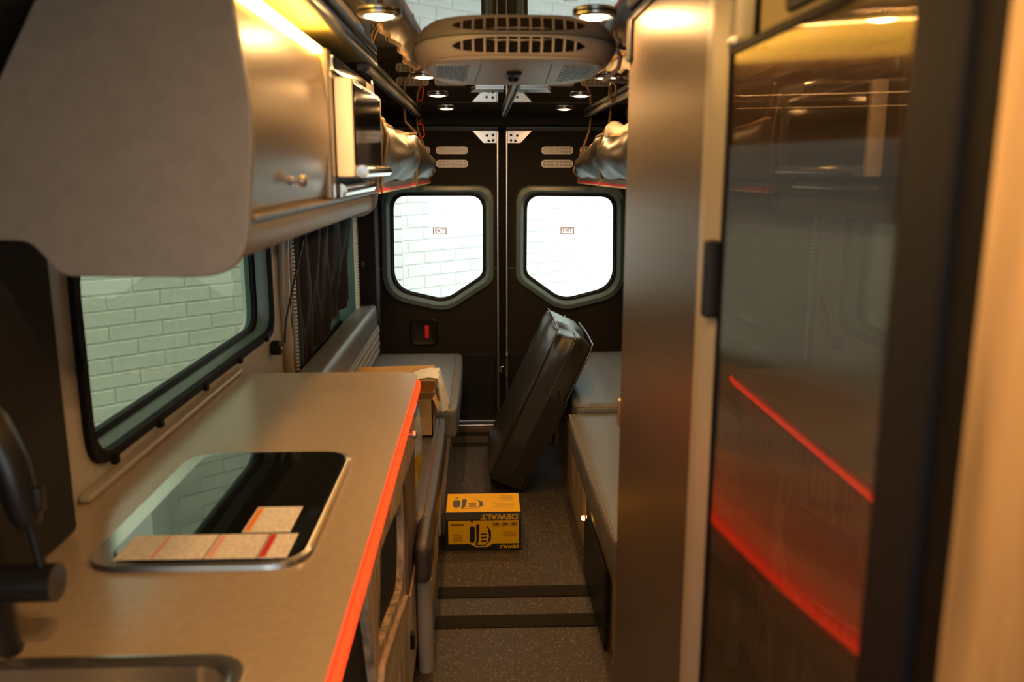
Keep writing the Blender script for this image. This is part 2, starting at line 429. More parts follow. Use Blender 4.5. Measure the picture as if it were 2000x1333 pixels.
# rear doors
def rear_door(name, x0, x1, win, side):
    inner = x1 if side < 0 else x0
    outer = [(x0, .02), (x1, .02), (x1, 1.775), (x0, 1.775)]
    ix = inner; k = side
    outer = [(x0, .02), (x1, .02)] + ([(x1, 1.70), (x1 - .085, 1.70), (x1 - .15, 1.768), (x0, 1.768)] if side < 0 else [(x1, 1.768), (x0 + .15, 1.768), (x0 + .085, 1.70), (x0, 1.70)])
    d = struct(plate(name, outer, [win], 'Y', RY, RY + .06, 'felt'))
    loft2('window_bezel', [(scale2(win, .062, .062, 0, -.006), RY - .001), (scale2(win, .055, .055, 0, -.006), RY - .016), (scale2(win, .034, .032, 0, -.004), RY - .022), (scale2(win, .008, .008), RY + .004), (win, RY + .03)], 'Y', 'bezel', d)
    loft2('glazing_seal', [(scale2(win, .003, .003), RY + .015), (scale2(win, -.006, -.006), RY + .016), (scale2(win, -.006, -.006), RY + .034)], 'Y', 'rubber', d)
    pane = mk('window_pane', *prismg(scale2(win, .002, .002), 'Y', RY + .03, RY + .034), 'pane', d)
    # exit sticker
    ex = -.245 if side < 0 else .518
    st = plate('exit_sticker', [(ex - .040, 1.170), (ex + .040, 1.170), (ex + .040, 1.210), (ex - .040, 1.210)], [[(ex - .035, 1.174), (ex - .035, 1.206), (ex + .035, 1.206), (ex + .035, 1.174)]], 'Y', RY + .0285, RY + .0295, 'exit', pane)
    text_mesh('exit_lettering', 'EXIT', .034, (ex, RY + .0282, 1.190), (.80, 0, 0), (0, 0, 1), 'exit', pane, bold=.0006).data.materials[0] = M['exit']
    # panel joint and lower recess
    mb = MB(); mb.box(x0 + .005, win_x(win)[0] - .045, RY - .003, RY + .001, .968, .973); mb.box(win_x(win)[1] + .045, x1 - .005, RY - .003, RY + .001, .968, .973); mb.build('panel_joint', 'bezel', d)
    box('lower_panel', x0 + .02, x1 - .02, RY - .008, RY + .01, .05, .445, 'black', d, bevel=.006)
    # bright door edge, header flange, hinge plate
    e0, e1 = (inner - .010, inner + .002) if side < 0 else (inner - .002, inner + .010)
    box('door_edge', e0, e1, RY - .02, RY + .05, .02, 1.765, 'silver', d, bevel=.003)
    box('top_flange', x0, x1, RY - .004, RY + .04, 1.769, 1.780, 'bezel_light', d, bevel=.003)
    h0 = inner + side * .15
    hp = [(inner, 1.700), (inner - .085 * -side, 1.700), (inner + .15 * side, 1.768), (inner, 1.768)]
    hp = prism('corner_plate', hp, 'Y', RY + .004, RY + .012, 'silver', d, smooth=False)
    for (dx, z) in ((.030, 1.745), (.030, 1.715), (.066, 1.742), (.055, 1.712)):
        lathe('bolt_hole', (inner + side * dx, RY + .004, z), [(.001, -.003), (.007, -.003), (.008, 0)], 'black', hp, 10, 'Y')
    # oval vents, two columns of two
    first = None
    cxs = (-.165, -.385) if side < 0 else (.450, .675)
    for cx in cxs:
        for cz in (1.658, 1.582):
            pl = rpoly([(cx - .093, cz - .022, .022), (cx + .093, cz - .022, .022), (cx + .093, cz + .022, .022), (cx - .093, cz + .022, .022)], 5)
            fr = loft2('vent_grille', [(pl, RY), (pl, RY - .007), (scale2(pl, -.005, -.005), RY - .007), (scale2(pl, -.005, -.005), RY)], 'Y', 'vent_white', d)
            bars = MB(); bars.box(cx - .088, cx + .088, RY - .006, RY - .002, cz - .0016, cz + .0016)
            for i in range(-3, 4):
                if i == 0: continue
                x = cx + i * .0255 - .0128 * (1 if i > 0 else -1); bars.box(x - .0014, x + .0014, RY - .006, RY - .002, cz - .020, cz + .020)
            bars.build('vent_bars', 'vent_white', fr)
            prism('vent_mesh', scale2(pl, -.004, -.004), 'Y', RY - .0025, RY - .001, 'vent', fr)
    return d
def win_x(w): return min(p[0] for p in w), max(p[0] for p in w)
M['vent_white'] = mat('white_vent_plastic', (.85, .88, .95), .4)
M['bezel_light'] = mat('dull_flange', (.22, .20, .19), .6)
M['vent'] = mat('grey_vent_mesh', (.30, .29, .30), .35, .4)
winL = rpoly([(-.52, 1.402, .085), (.018, 1.402, .085), (.016, .925, .07), (-.215, .772, .16), (-.528, .845, .15)], 9)
winR = rpoly([(.27, 1.402, .085), (.795, 1.395, .085), (.805, .850, .15), (.49, .770, .16), (.268, .930, .07)], 9)
d1 = rear_door('door_1', -.61, .105, winL, -1)
d2 = rear_door('door_2', .150, .90, winR, 1)
struct(box('trim_seam', .103, .152, RY + .02, RY + .05, .02, 1.79, 'rubber'))
# latch with red release on door_1
lb = loft2('latch_bezel', [(rpoly([(-.435, .50, .03), (-.265, .50, .03), (-.265, .665, .03), (-.435, .665, .03)]), RY), (rpoly([(-.425, .508, .03), (-.275, .508, .03), (-.275, .655, .03), (-.425, .655, .03)]), RY - .012), (rpoly([(-.405, .528, .02), (-.295, .528, .02), (-.295, .635, .02), (-.405, .635, .02)]), RY - .004)], 'Y', 'black', d1, cap=True)
box('latch_lever', -.345, -.318, RY - .016, RY - .003, .545, .625, 'red', d1, bevel=.006)
box('catch', .112, .14, RY - .05, RY - .012, .335, .375, 'chrome', d2, bevel=.006)
box('catch_arm', .142, .165, RY - .045, RY - .01, .30, .45, 'chrome', d2, bevel=.008)

# ---------------------------------------------------------------- overhead cabinet (left)
UY0, UY1 = 1.20, 2.72
uc = thing('overhead_cabinet', 'taupe overhead cabinet with rounded end panels above the kitchen window', 'cabinet', (-.55, 1.95, 1.40))
endp = rpoly([(-.330, 1.795, .01), (-.308, 1.62, .4), (-.331, 1.40, .075), (-.585, 1.402, .03), (-.628, 1.452, .03), (-.755, 1.455, .01), (-.745, 1.51, .02), (-.645, 1.665, .3), (-.570, 1.795, .01)], 8)
prism('end_panel', endp, 'Y', UY0, UY0 + .018, 'taupe', uc, bevel=.004)
prism('end_panel', endp, 'Y', UY1 - .018, UY1, 'taupe', uc, bevel=.004)
body = [(-.342, 1.785), (-.342, 1.46), (-.40, 1.425), (-.60, 1.43), (-.64, 1.465), (-.74, 1.47), (-.63, 1.68), (-.57, 1.785)]
prism('body', body, 'Y', UY0 + .02, UY1 - .02, 'taupe', uc, smooth=False)
def curved_front(name, y0, y1, z0, z1, m, parent, x=-.336, bulge=.016, t=.014):
    n = 14; f_ = []; b_ = []
    for i in range(n + 1):
        u = i / n; z = z0 + (z1 - z0) * u; dx = bulge * (1 - (2 * u - 1) ** 2)
        f_.append((x + dx, z)); b_.append((x + dx - t, z))
    return prism(name, f_ + b_[::-1], 'Y', y0, y1, m, parent, bevel=.002)
dr = curved_front('door', UY0 + .022, 1.855, 1.492, 1.782, 'champagne', uc)
def knob(parent, x, y, z, m='brass', s=1.):
    return lathe('knob', (x, y, z), [(.009 * s, 0), (.009 * s, .003 * s), (.0045 * s, .004 * s), (.0045 * s, .014 * s), (.011 * s, .018 * s), (.011 * s, .026 * s), (.008 * s, .029 * s)], m, parent, 16, 'X')
knob(dr, -.328, 1.50, 1.530, 'silver', .95)
mb = MB()
for y0, y1 in ((UY0 + .02, 1.50), (1.503, UY1 - .02)): mb.box(-.342, -.320, y0, y1, 1.478, 1.486)
mb.build('lower_trim', 'champagne', uc, bevel=.002)
curved_front('lower_fascia', UY0 + .02, UY1 - .02, 1.425, 1.476, 'taupe', uc, x=-.345, bulge=.006)
# microwave in the cabinet's far bay
mw = thing('microwave', 'built-in microwave with black glass door, pale side and chrome bar handle', 'microwave', (-.33, 2.28, 1.50))
box('frame', -.341, -.318, 1.862, 1.905, 1.485, 1.80, 'champagne', mw, bevel=.006)
box('case', -.341, -.326, 1.905, 2.695, 1.485, 1.80, 'black', mw, bevel=.004)
box('door', -.326, -.286, 1.97, 2.50, 1.532, 1.752, 'white', mw, bevel=.006)
box('door_glass', -.288, -.282, 1.985, 2.49, 1.558, 1.742, 'micro_glass', mw, bevel=.003)
mb = MB(); mb.box(-.287, -.281, 2.488, 2.495, 1.55, 1.745); mb.box(-.287, -.281, 1.985, 2.495, 1.741, 1.746); mb.build('door_trim', 'silver', mw, bevel=.002)
tube('handle', [(-.268, 1.975, 1.545), (-.268, 2.49, 1.545)], .014, 'chrome', mw, 14)
tube('lower_bar', [(-.312, 1.93, 1.503), (-.312, 2.46, 1.503)], .015, 'chrome', mw, 14)
box('control_strip', -.33, -.318, 1.93, 2.48, 1.760, 1.795, 'chrome', mw, bevel=.004)
mb = MB(); mb.add(*tubeg([(-.308, 2.60, 1.56), (-.300, 2.60, 1.74), (-.318, 2.60, 1.765)], .004, 8)); mb.build('side_trim', 'silver', mw)
# LED strip and soffit above
sof = thing('soffit', 'ceiling soffit board with black rounded edge above overhead cabinet', 'soffit', (-.4, 1.5, 1.82))
box('soffit_panel', -.52, -.298, .2, 2.42, 1.836, 1.849, 'cove', sof)
prism('soffit_edge', rpoly([(-.300, 1.823, .008), (-.278, 1.823, .008), (-.278, 1.849, .008), (-.300, 1.849, .008)], 4), 'Y', .2, 2.42, 'soffit', sof)
tag(box('led_strip', -.350, -.328, UY0 + .03, 1.86, 1.787, 1.800, 'led_yellow', None, bevel=.003), 'glowing yellow LED strip along the top of overhead cabinet door', 'light strip')

# ---------------------------------------------------------------- left pillar and wall trim
tag(box('pillar_cover', -.80, -.735, .75, 1.47, .905, 1.45, 'felt', None, bevel=.012), 'black padded pillar cover between kitchen window and cab', 'pillar')
struct(box('trim_1', -.798, -.775, 1.60, 2.70, .902, .918, 'wall_metal', bevel=.006))
tp = struct(tube('trim_2', [(-.785, 3.40, .44), (-.785, 3.36, 1.0), (-.770, 3.36, 1.45)], .022, 'wall_metal'))
def bead_track(x, y, z0, z1, lean=0):
    b = MB(); n = int((z1 - z0) / .016)
    for i in range(n):
        z = z0 + i * .016; b.box(x - .006, x + .006, y - .004 + lean * i / n, y + .006 + lean * i / n, z, z + .009)
    return b
st = thing('snap_track', 'pale beaded curtain track down the wall by window pillar', 'curtain track', (-.77, 3.46, .72))
box('strip', -.775, -.765, 3.435, 3.455, .72, 1.45, 'silver', st); bead_track(-.762, 3.445, .73, 1.44).build('beads', 'white', st)['kind'] = 'stuff'
st = thing('snap_track', 'pale beaded curtain track beside the rear pillar', 'curtain track', (-.70, 4.72, .72))
box('strip', -.70, -.688, 4.68, 4.72, .74, 1.45, 'white', st); bead_track(-.684, 4.69, .75, 1.44).build('beads', 'white', st)['kind'] = 'stuff'
struct(box('trim_3', -.80, -.695, 4.72, 4.87, .60, 1.50, 'bezel', bevel=.02))
kn = thing('window_latch', 'round black window latch knob below the kitchen window corner', 'latch', (-.78, 3.17, .87))
lathe('knob', (-.795, 3.17, .885), [(.026, 0), (.028, .006), (.028, .030), (.022, .036)], 'black', kn, 18, 'X'); lathe('screw', (-.759, 3.17, .885), [(.007, 0), (.006, .003)], 'brass', kn, 10, 'X')
kn = thing('window_latch', 'small black latch knob on the trim beside the rear pillar', 'latch', (-.70, 4.80, 1.0))
lathe('knob', (-.697, 4.80, 1.02), [(.020, 0), (.022, .006), (.022, .028), (.017, .033)], 'black', kn, 18, 'X'); lathe('screw', (-.664, 4.80, 1.02), [(.006, 0), (.005, .003)], 'brass', kn, 10, 'X')
tag(tube('tether_cord', [(-.752, 3.19, .90), (-.75, 3.22, .98), (-.745, 3.33, 1.08), (-.735, 3.45, 1.20), (-.73, 3.52, 1.27)], .004, 'black', None, 6), 'thin black cord tied from window latch to the dark curtain', 'cord')

# curtain
def curtain():
    nx, nz = 70, 24; front = []
    for j in range(nz + 1):
        v = j / nz; z = 1.47 - v * (.80 - .05 * 0)
        y1 = 4.70 - .30 * v ** 1.3
        for i in range(nx + 1):
            u = i / nx; y = 3.50 + (y1 - 3.50) * u
            x = -.771 + .060 * u ** 2 + .016 * math.sin(u * 34 + 1.2 * math.sin(v * 3)) + .012 * math.sin(u * 71 + v * 5) * v + .008 * math.sin(v * 9 + u * 12)
            zz = z + .20 * v * u + .012 * math.sin(u * 20) * v
            front.append((x, y, zz))
    n = len(front); back = [(x - .006, y, z) for x, y, z in front]; f = []
    W_ = nx + 1
    for j in range(nz):
        for i in range(nx):
            a = j * W_ + i; f.append((a, a + 1, a + W_ + 1, a + W_)); f.append((n + a, n + a + W_, n + a + W_ + 1, n + a + 1))
    for i in range(nx):
        f.append((i, n + i, n + i + 1, i + 1)); a = nz * W_ + i; f.append((a, a + 1, n + a + 1, n + a))
    for j in range(nz):
        a = j * W_; f.append((a, a + W_, n + a + W_, n + a)); a += nx; f.append((a, n + a, n + a + W_, a + W_))
    return front + back, f
ct = thing('window_curtain', 'dark gathered curtain hanging over the window behind the sofa', 'curtain', (-.735, 4.0, .67))
mk('fabric', *curtain(), 'curtain', ct, smooth=True)
mb = MB()
for k in range(2): mb.add(*tubeg([(-.770 + .010 * k, 3.478 + .016 * k + .006 * math.sin(i), 1.46 - i * .08) for i in range(10)], .013, 8))
mb.build('lining', 'curtain_lining', ct, smooth=True)

# ---------------------------------------------------------------- kitchen unit
FX = -.222
kb = thing('kitchen_cabinet', 'kitchen base cabinet with striped wood fronts and black net pockets', 'cabinet', (-.5, 1.6, 0))
H1 = rpoly([(1.62, .55, .05), (2.16, .42, .10), (2.22, .56, .10), (2.17, .665, .02), (1.72, .745, .02)])
H2 = rpoly([(1.02, .50, .05), (1.62, .40, .03), (1.48, .765, .02), (1.10, .80, .05)])
plate('face_frame', [(.35, .06), (2.56, .06), (2.56, .866), (.35, .866)], [H1, H2], 'X', FX - .018, FX, 'wood', kb)
box('end_panel', -.79, FX - .018, 2.545, 2.56, .06, .866, 'wood_dark', kb)
box('back_panel', -.79, -.775, .35, 2.545, .06, .84, 'black', kb)
box('plinth', -.77, -.27, .40, 2.54, 0, .06, 'black', kb)
for lp, nm in ((H1, 0), (H2, 1)):
    nt_ = loft2('net_pocket', [(scale2(lp, .01, .01), FX - .019), (scale2(lp, -.02, -.02), FX - .05), (scale2(lp, -.12, -.08), FX - .07)], 'X', 'curtain', kb, cap=True)
# drawer band under the worktop
for y0, y1 in ((.36, 1.30), (1.304, 2.555)):
    zb = lambda y: .800 - .105 * max(0, (y - 1.3)) / 1.25
    df = prism('drawer_front', [(y0, zb(y0)), (y1, zb(y1)), (y1, .862), (y0, .862)], 'X', FX, FX + .010, 'wood', kb, bevel=.002)
    if y1 > 2: knob(df, FX + .010, 2.27, .822, 'silver', 1.0)
prism('upright_panel', rpoly([(2.23, .35, .01), (2.553, .35, .01), (2.553, .69, .01), (2.21, .71, .01), (2.26, .56, .06)]), 'X', FX, FX + .008, 'wood_dark', kb)
prism('shelf_rail', rpoly([(1.50, .38, .02), (1.62, .52, .05), (2.18, .385, .08), (2.24, .345, .02), (2.553, .345, .01), (2.553, .325, .01), (1.75, .325, .01)]), 'X', FX, FX + .012, 'wood_y', kb)
ld = box('lower_door', FX, FX + .012, 1.95, 2.553, .07, .320, 'wood', kb, bevel=.002)
box('handle', FX + .012, FX + .024, 2.20, 2.225, .20, .25, 'black', ld, bevel=.004)
box('lower_door', FX, FX + .012, 1.30, 1.945, .07, .320, 'wood', kb, bevel=.002)

# sink cut-out and cooktop stand in the worktop
SK = rpoly([(-.70, .58, .06), (-.325, .58, .06), (-.325, 1.035, .06), (-.70, 1.035, .06)])
wt_loop = rpoly([(-.798, .33, .002), (-.205, .33, .02), (-.205, 2.70, .085), (-.798, 2.70, .002)], 8)
worktop = tag(plate('worktop', wt_loop, [SK], 'Z', .868, .90, 'counter'), 'taupe laminate kitchen worktop with rounded far corner', 'worktop')
led = [(-.1982, .36, .880)] + [(-.1982, y, .880) for y in (.8, 1.4, 2.0, 2.5)] + [(-.199, 2.58, .880), (-.203, 2.63, .880), (-.213, 2.667, .880)]
tag(tube('led_strip', led, .0065, 'led_red', None, 8), 'glowing red LED strip along the edge of kitchen worktop', 'light strip')
sk = thing('sink', 'stainless steel sink with rolled rim set in the worktop', 'sink', (-.51, .8, .70))
loft2('rim', [(scale2(SK, .016, .016), .9005), (scale2(SK, .014, .014), .908), (scale2(SK, .002, .002), .910), (scale2(SK, -.008, -.008), .904)], 'Z', 'steel', sk)
loft2('basin', [(scale2(SK, -.006, -.006), .905), (scale2(SK, -.014, -.014), .80), (scale2(SK, -.03, -.03), .735), (scale2(SK, -.07, -.07), .725)], 'Z', 'steel', sk, cap=False)
mk('basin_floor', [(p[0], p[1], .725) for p in scale2(SK, -.07, -.07)], [tuple(range(len(SK)))], 'steel', sk)
lathe('drain', (-.51, .8, .7255), [(.045, 0), (.045, .003), (.03, .002), (.001, -.001)], 'chrome', sk, 20)

# cooktop
CT = rpoly([(-.668, 1.305, .075), (-.292, 1.305, .075), (-.292, 1.885, .075), (-.668, 1.885, .075)], 8)
GL = rpoly([(-.630, 1.318, .065), (-.304, 1.318, .065), (-.304, 1.870, .065), (-.630, 1.870, .065)], 8)
ck = thing('cooktop', 'recessed cooktop with reflective black glass lid and metal surround', 'cooktop', (-.48, 1.595, .90))
loft2('surround', [(CT, .9005), (scale2(CT, -.003, -.003), .909), (GL, .911), (scale2(GL, -.003, -.003), .905)], 'Z', 'silver', ck)
prism('glass_lid', scale2(GL, -.0035, -.0035), 'Z', .906, .914, 'glass_black', ck)
tube('lid_edge', [(-.2965, 1.38, .912), (-.2965, 1.80, .912)], .004, 'brass', ck, 8)
lb = thing('warning_label', 'long row of white warning labels with red headings on cooktop glass', 'label', (-.47, 1.368, .9145))
ys0, ys1 = 1.322, 1.418
cuts = [-.615, -.525, -.43, -.328]
segs = [(-.613, -.545, 'label', None), (-.545, -.433, 'label', 'pink'), (-.431, -.372, 'label', 'pink'), (-.370, -.328, 'label', 'redprint')]
segs = [(-.613, -.433, 'label', ((-.560, -.552, 'pink'),)), (-.431, -.328, 'label', ((-.431, -.421, 'pink'), (-.372, -.360, 'redprint')))]
segs = [(-.613, -.467, ((-.556, -.548, 'pink'),)), (-.465, -.379, ((-.463, -.452, 'pink'),)), (-.377, -.328, ((-.376, -.364, 'redprint'),))]
for x0, x1, hs in segs:
    p_ = box('paper', x0, x1, ys0, ys1, .9145, .9149, 'label', lb)
    for a, b_, m_ in hs: box('heading', a, b_, ys0 + .003, ys1 - .003, .9149, .9151, m_, p_)
lb = thing('warning_label', 'single white warning label with orange heading bar on cooktop glass', 'label', (-.385, 1.48, .9145))
p_ = box('paper', -.430, -.345, 1.425, 1.540, .9145, .9149, 'label', lb)
box('heading', -.428, -.417, 1.430, 1.535, .9149, .9151, 'orange', p_)

# faucet
fa = thing('faucet', 'matte black kitchen faucet with lever and pull-down spray head', 'faucet', (-.665, 1.075, .90))
lathe('base', (-.668, 1.075, .90), [(.034, 0), (.034, .004), (.031, .008), (.029, .07), (.029, .085)], 'faucet', fa, 24)
tube('valve_body', [(-.72, 1.075, 1.003), (-.60, 1.075, 1.003), (-.575, 1.075, 1.003)], [.026, .026, .026], 'faucet', fa, 20)
tube('lever', [(-.592, 1.075, 1.020), (-.600, 1.075, 1.075), (-.603, 1.075, 1.11)], [.0065, .0065, .007], 'faucet', fa, 10)
tube('lever_grip', [(-.601, 1.075, 1.085), (-.606, 1.075, 1.10), (-.622, 1.08, 1.17), (-.640, 1.08, 1.225), (-.668, 1.08, 1.265), (-.70, 1.08, 1.275)], [.014, .021, .024, .023, .020, .017], 'faucet', fa, 14)
box('spray_button', -.596, -.580, 1.066, 1.084, 1.105, 1.140, 'faucet', fa, bevel=.005)
lathe('indicator', (-.624, 1.062, 1.172), [(.001, -.004), (.005, -.003), (.006, 0)], 'chrome', fa, 10, 'Y')

# ---------------------------------------------------------------- left bench
def stitched(o_parent, pts): return tube('stitching', pts, .0018, 'stitch', o_parent, 5)
bl = thing('bench_base', 'bench base with striped wood front beside the kitchen cabinet', 'bench', (-.5, 3.7, 0))
box('front_panel', -.200, -.185, 2.42, 4.98, .0, .31, 'wood', bl)
box('end_panel', -.79, -.22, 2.565, 2.58, .0, .31, 'wood_dark', bl)
box('seat_board', -.79, -.20, 2.565, 4.98, .295, .31, 'wood_y', bl)
box('access_door', -.185, -.176, 3.30, 3.95, .05, .29, 'wood', bl, bevel=.003)
lathe('corner_post', (-.182, 2.42, 0), [(.024, 0), (.024, .31)], 'wall_metal', bl, 20)
box('edge_trim', -.192, -.178, 2.45, 4.98, .285, .31, 'wood_y', bl, bevel=.003)
c = thing('seat_cushion', 'dark grey seat cushion running under the kitchen worktop end', 'cushion', (-.48, 3.04, .312))
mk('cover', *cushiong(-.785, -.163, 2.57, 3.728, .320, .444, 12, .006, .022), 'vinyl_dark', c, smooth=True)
stitched(c, [(-.192, 2.59, .447), (-.192, 3.2, .449), (-.192, 3.72, .447)])
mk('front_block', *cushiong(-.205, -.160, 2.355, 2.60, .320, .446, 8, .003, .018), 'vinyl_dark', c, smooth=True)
c = thing('seat_cushion', 'grey sofa cushion at the rear door below the quilted backrest', 'cushion', (-.45, 4.37, .312))
mk('cover', *cushiong(-.785, -.115, 3.752, 4.985, .320, .472, 12, .006, .026), 'vinyl', c, smooth=True)
stitched(c, [(-.150, 3.77, .475), (-.150, 4.4, .477), (-.150, 4.96, .475)])
br = thing('backrest_cushion', 'grey sofa backrest with a quilted panel under the curtained window', 'cushion', (-.68, 4.0, .475))
mk('cover', *cushiong(-.715, -.600, 2.86, 4.85, .488, .785, 12, .004, .022), 'vinyl', br, smooth=True)
stitched(br, [(-.625, 2.9, .787), (-.625, 4.83, .787)])
qb = []; mbq = MB()
mbq.box(-.6005, -.594, 3.55, 4.84, .50, .665); qp = mbq.build('quilted_panel', 'quilt', br, bevel=.004)
dm = MB()
for i in range(26):
    for j in range(4):
        y = 3.59 + i * .048 + .024 * (j % 2); z = .525 + j * .038
        dm.add([(-.5935, y - .022, z), (-.5935, y, z - .017), (-.5935, y + .022, z), (-.5935, y, z + .017), (-.586, y, z)], [(0, 1, 4), (1, 2, 4), (2, 3, 4), (3, 0, 4), (0, 3, 2, 1)])
o = dm.build('quilting', 'quilt', br); o['kind'] = 'stuff'

# ---------------------------------------------------------------- right bench
b2 = thing('bench_base', 'bench base with wood front and courtesy light behind the tall cabinet', 'bench', (.7, 3.7, 0))
box('front_panel', .420, .435, 2.42, 4.98, 0, .31, 'wood_tan', b2)
box('end_panel', .435, 1.0, 2.42, 2.44, 0, .31, 'wood', b2)
box('seat_board', .435, 1.02, 2.44, 4.98, .295, .31, 'wood_y', b2)
lathe('corner_post', (.437, 2.42, 0), [(.026, 0), (.026, .31)], 'wall_metal', b2, 20)
dp = box('drawer_front', .412, .42, 3.10, 3.66, .05, .29, 'wood_tan', b2, bevel=.002)
box('drawer_edge', .406, .413, 3.095, 3.105, .03, .29, 'silver', b2)
tag(prism('leaning_panel', [(2.50, 0), (3.06, 0), (3.06, .205), (2.96, .275), (2.52, .275)], 'X', .392, .404, 'black', None, bevel=.002, smooth=False), 'black flat panel standing against the right bench front', 'panel')
cl = thing('courtesy_light', 'small amber step light with red cap on the right bench front', 'lamp', (.404, 3.13, .18))
lathe('lamp_body', (.402, 3.135, .192), [(.013, 0), (.013, .008)], 'red', cl, 14, 'X')
lathe('bulb', (.402, 3.135, .192), [(.002, -.012), (.008, -.010), (.010, 0)], 'led_amber', cl, 14, 'X')
c = thing('seat_cushion', 'grey seat cushion with pale piping on right bench beside tall cabinet', 'cushion', (.7, 3.05, .312))
mk('cover', *cushiong(.395, 1.01, 2.36, 3.745, .320, .445, 12, .006, .016), 'vinyl', c, smooth=True)
tube('piping', [(.402, 2.37, .440), (.402, 3.0, .442), (.402, 3.735, .440)], .0045, 'piping', c, 8)
tube('piping', [(.405, 2.366, .440), (.99, 2.366, .440)], .0045, 'piping', c, 8)
c = thing('seat_cushion', 'grey seat cushion at the rear door behind the leaning black cushion', 'cushion', (.72, 4.4, .312))
mk('cover', *cushiong(.435, 1.01, 3.765, 4.985, .320, .472, 12, .006, .018), 'vinyl', c, smooth=True)
tube('piping', [(.441, 3.772, .466), (.99, 3.772, .466)], .0045, 'piping', c, 8)

# leaning black cushion
lc = thing('spare_cushion', 'thick black vinyl cushion leaning upright against the right bench', 'cushion', (.11, 4.2, 0))
th = R(24.5); Lx = Vector((math.cos(th), 0, -math.sin(th))); Lz = Vector((math.sin(th), 0, math.cos(th))); O = Vector((.022, 0, .082))
def lean(vs): return [tuple(O + Lx * v[0] + Lz * v[2] + Vector((0, v[1], 0))) for v in vs]
v, f = cushiong(0, .19, 3.88, 4.50, 0, .80, 16, .010, .020, .0035)
def taper(p):   # slack upper corner
    x, y, z = p; k = max(0, (z - .62) / .2)
    return (x + .012 * k * math.sin(y * 21), y + .010 * k * math.sin(x * 50), z - .02 * k * (1 if y < 4.1 else 0) * (.5 + .5 * math.sin(x * 40)))
v = [taper(p) for p in v]
mk('cover', lean(v), f, 'vinyl_black', lc, smooth=True)
for x in (.004, .100, .186):
    mk('seam', lean(tubeg([(x, 3.872, .02), (x, 3.872, .40), (x, 3.872, .77), (x + .002, 3.90, .803), (x, 4.2, .812), (x, 4.48, .805)], .0040, 6)[0]), tubeg([(0, 0, 0)] + [(0, i * 1., i * .1) for i in range(1, 6)], .004, 6)[1], 'vinyl_black', lc, smooth=True)
mk('zip_flap', lean(boxg(.10, .196, 3.862, 3.874, .10, .50)[0]), boxg(0, 1, 0, 1, 0, 1)[1], 'curtain', lc, bevel=.003)
mk('cover_flap', *cushiong(.345, .372, 3.865, 4.02, .22, .52, 6, .004, .010, .003), 'curtain', lc, smooth=True)

# ---------------------------------------------------------------- yellow tool carton
bx = thing('tool_carton', 'yellow and black tool carton printed upside down on the aisle floor', 'box', (.003, 3.365, 0))
X0, X1, Y0, Y1, Z1 = -.155, .158, 3.262, 3.47, .168
box('carton', X0, X1, Y0, Y1, 0.001, Z1, 'print_black', bx, bevel=.003)
yf = Y0 - .0006
fp = [(X0 + .012, .030), (X0 + .10, .030), (X0 + .125, .016), (X0 + .175, .016), (X0 + .195, .030), (X1 - .010, .030), (X1 - .010, .132), (X0 + .012, .132)]
face = prism('front_print', fp, 'Y', yf, Y0 + .001, 'yellow', bx, smooth=False)
topf = mk('top_print', *boxg(X0 + .004, X1 - .004, Y0 + .004, Y1 - .004, Z1 - .001, Z1 + .0006), 'yellow', bx)
box('dark_band', X0 + .002, X1 - .002, yf - .0002, Y0 + .001, .136, .164, 'print_grey', bx)
text_mesh('carton_lettering', 'DEWALT', .034, (X1 - .090, yf - .0006, .1495), (-1.12, 0, 0), (0, 0, -1), 'yellow', bx, bold=.0012)
text_mesh('carton_lettering', 'DEWALT', .020, (X1 - .050, yf - .0003, .0165), (-1.0, 0, 0), (0, 0, -1), 'yellow', bx, bold=.0008)
def tool_print(u0, v0, su, sv, P, parent, m='print_black'):
    """clamp-on tool picture: two dark housings, a hook outline"""
    t = MB()
    def q(pts): 
        n = len(t.v); t.v += [P(u0 + a * su, v0 + b * sv) for a, b in pts]; t.f.append(tuple(range(n, n + len(pts))))
    q([(0, .15), (.05, .0), (.18, .0), (.25, .12), (.24, .8), (.18, .95), (.06, .95), (0, .8)])
    q([(.30, -.05), (.36, -.12), (.44, -.1), (.46, .1), (.42, .85), (.34, 1.05), (.26, 1.0), (.31, .8)])
    q([(.86, .2), (.90, .1), (1.0, .3), (1.0, .75), (.92, .9), (.86, .85), (.90, .6)])
    q([(.26, 1.0), (.34, 1.05), (.72, 1.06), (.90, .85), (.90, .92), (.74, 1.11), (.30, 1.12)])
    q([(.78, .02), (.84, .0), (.93, .2), (.89, .22)]); q([(.0, -.26), (.16, -.34), (.15, -.20)])
    for k in range(3): q([(.50 + .02 * k, .42 + .2 * k), (.78, .40 + .2 * k), (.78, .50 + .2 * k), (.52, .52 + .2 * k)])
    return t.build('tool_picture', m, parent)
Pf = lambda u, v: (u, yf - .0004, v)
Pt = lambda u, v: (u, v, Z1 + .0010)
tool_print(X0 + .100, .108, .088, -.078, Pf, bx)
tool_print(X0 + .030, Y1 - .075, .125, -.085, Pt, bx, 'print_grey')
sm = MB()
for k in range(3): sm.box(X1 - .118 + k * .036, X1 - .088 + k * .036, yf - .0004, yf, .106, .124)
for k in range(3): sm.box(X1 - .075, X1 - .022, yf - .0004, yf, .062 + k * .009, .066 + k * .009)
for k in range(4): sm.box(X0 + .030, X0 + .070, yf - .0004, yf, .042 + k * .008, .046 + k * .008)
sm.build('small_print', 'print_faint', bx)['kind'] = 'stuff'
sm = MB(); sm.box(X0 + .022, X0 + .075, yf - .0004, yf, .111, .117)
for k in range(3): sm.add([Pf(X1 - .112 + k * .036, .109), Pf(X1 - .094 + k * .036, .118), Pf(X1 - .096 + k * .036, .121), Pf(X1 - .110 + k * .036, .114)], [(0, 1, 2, 3)])
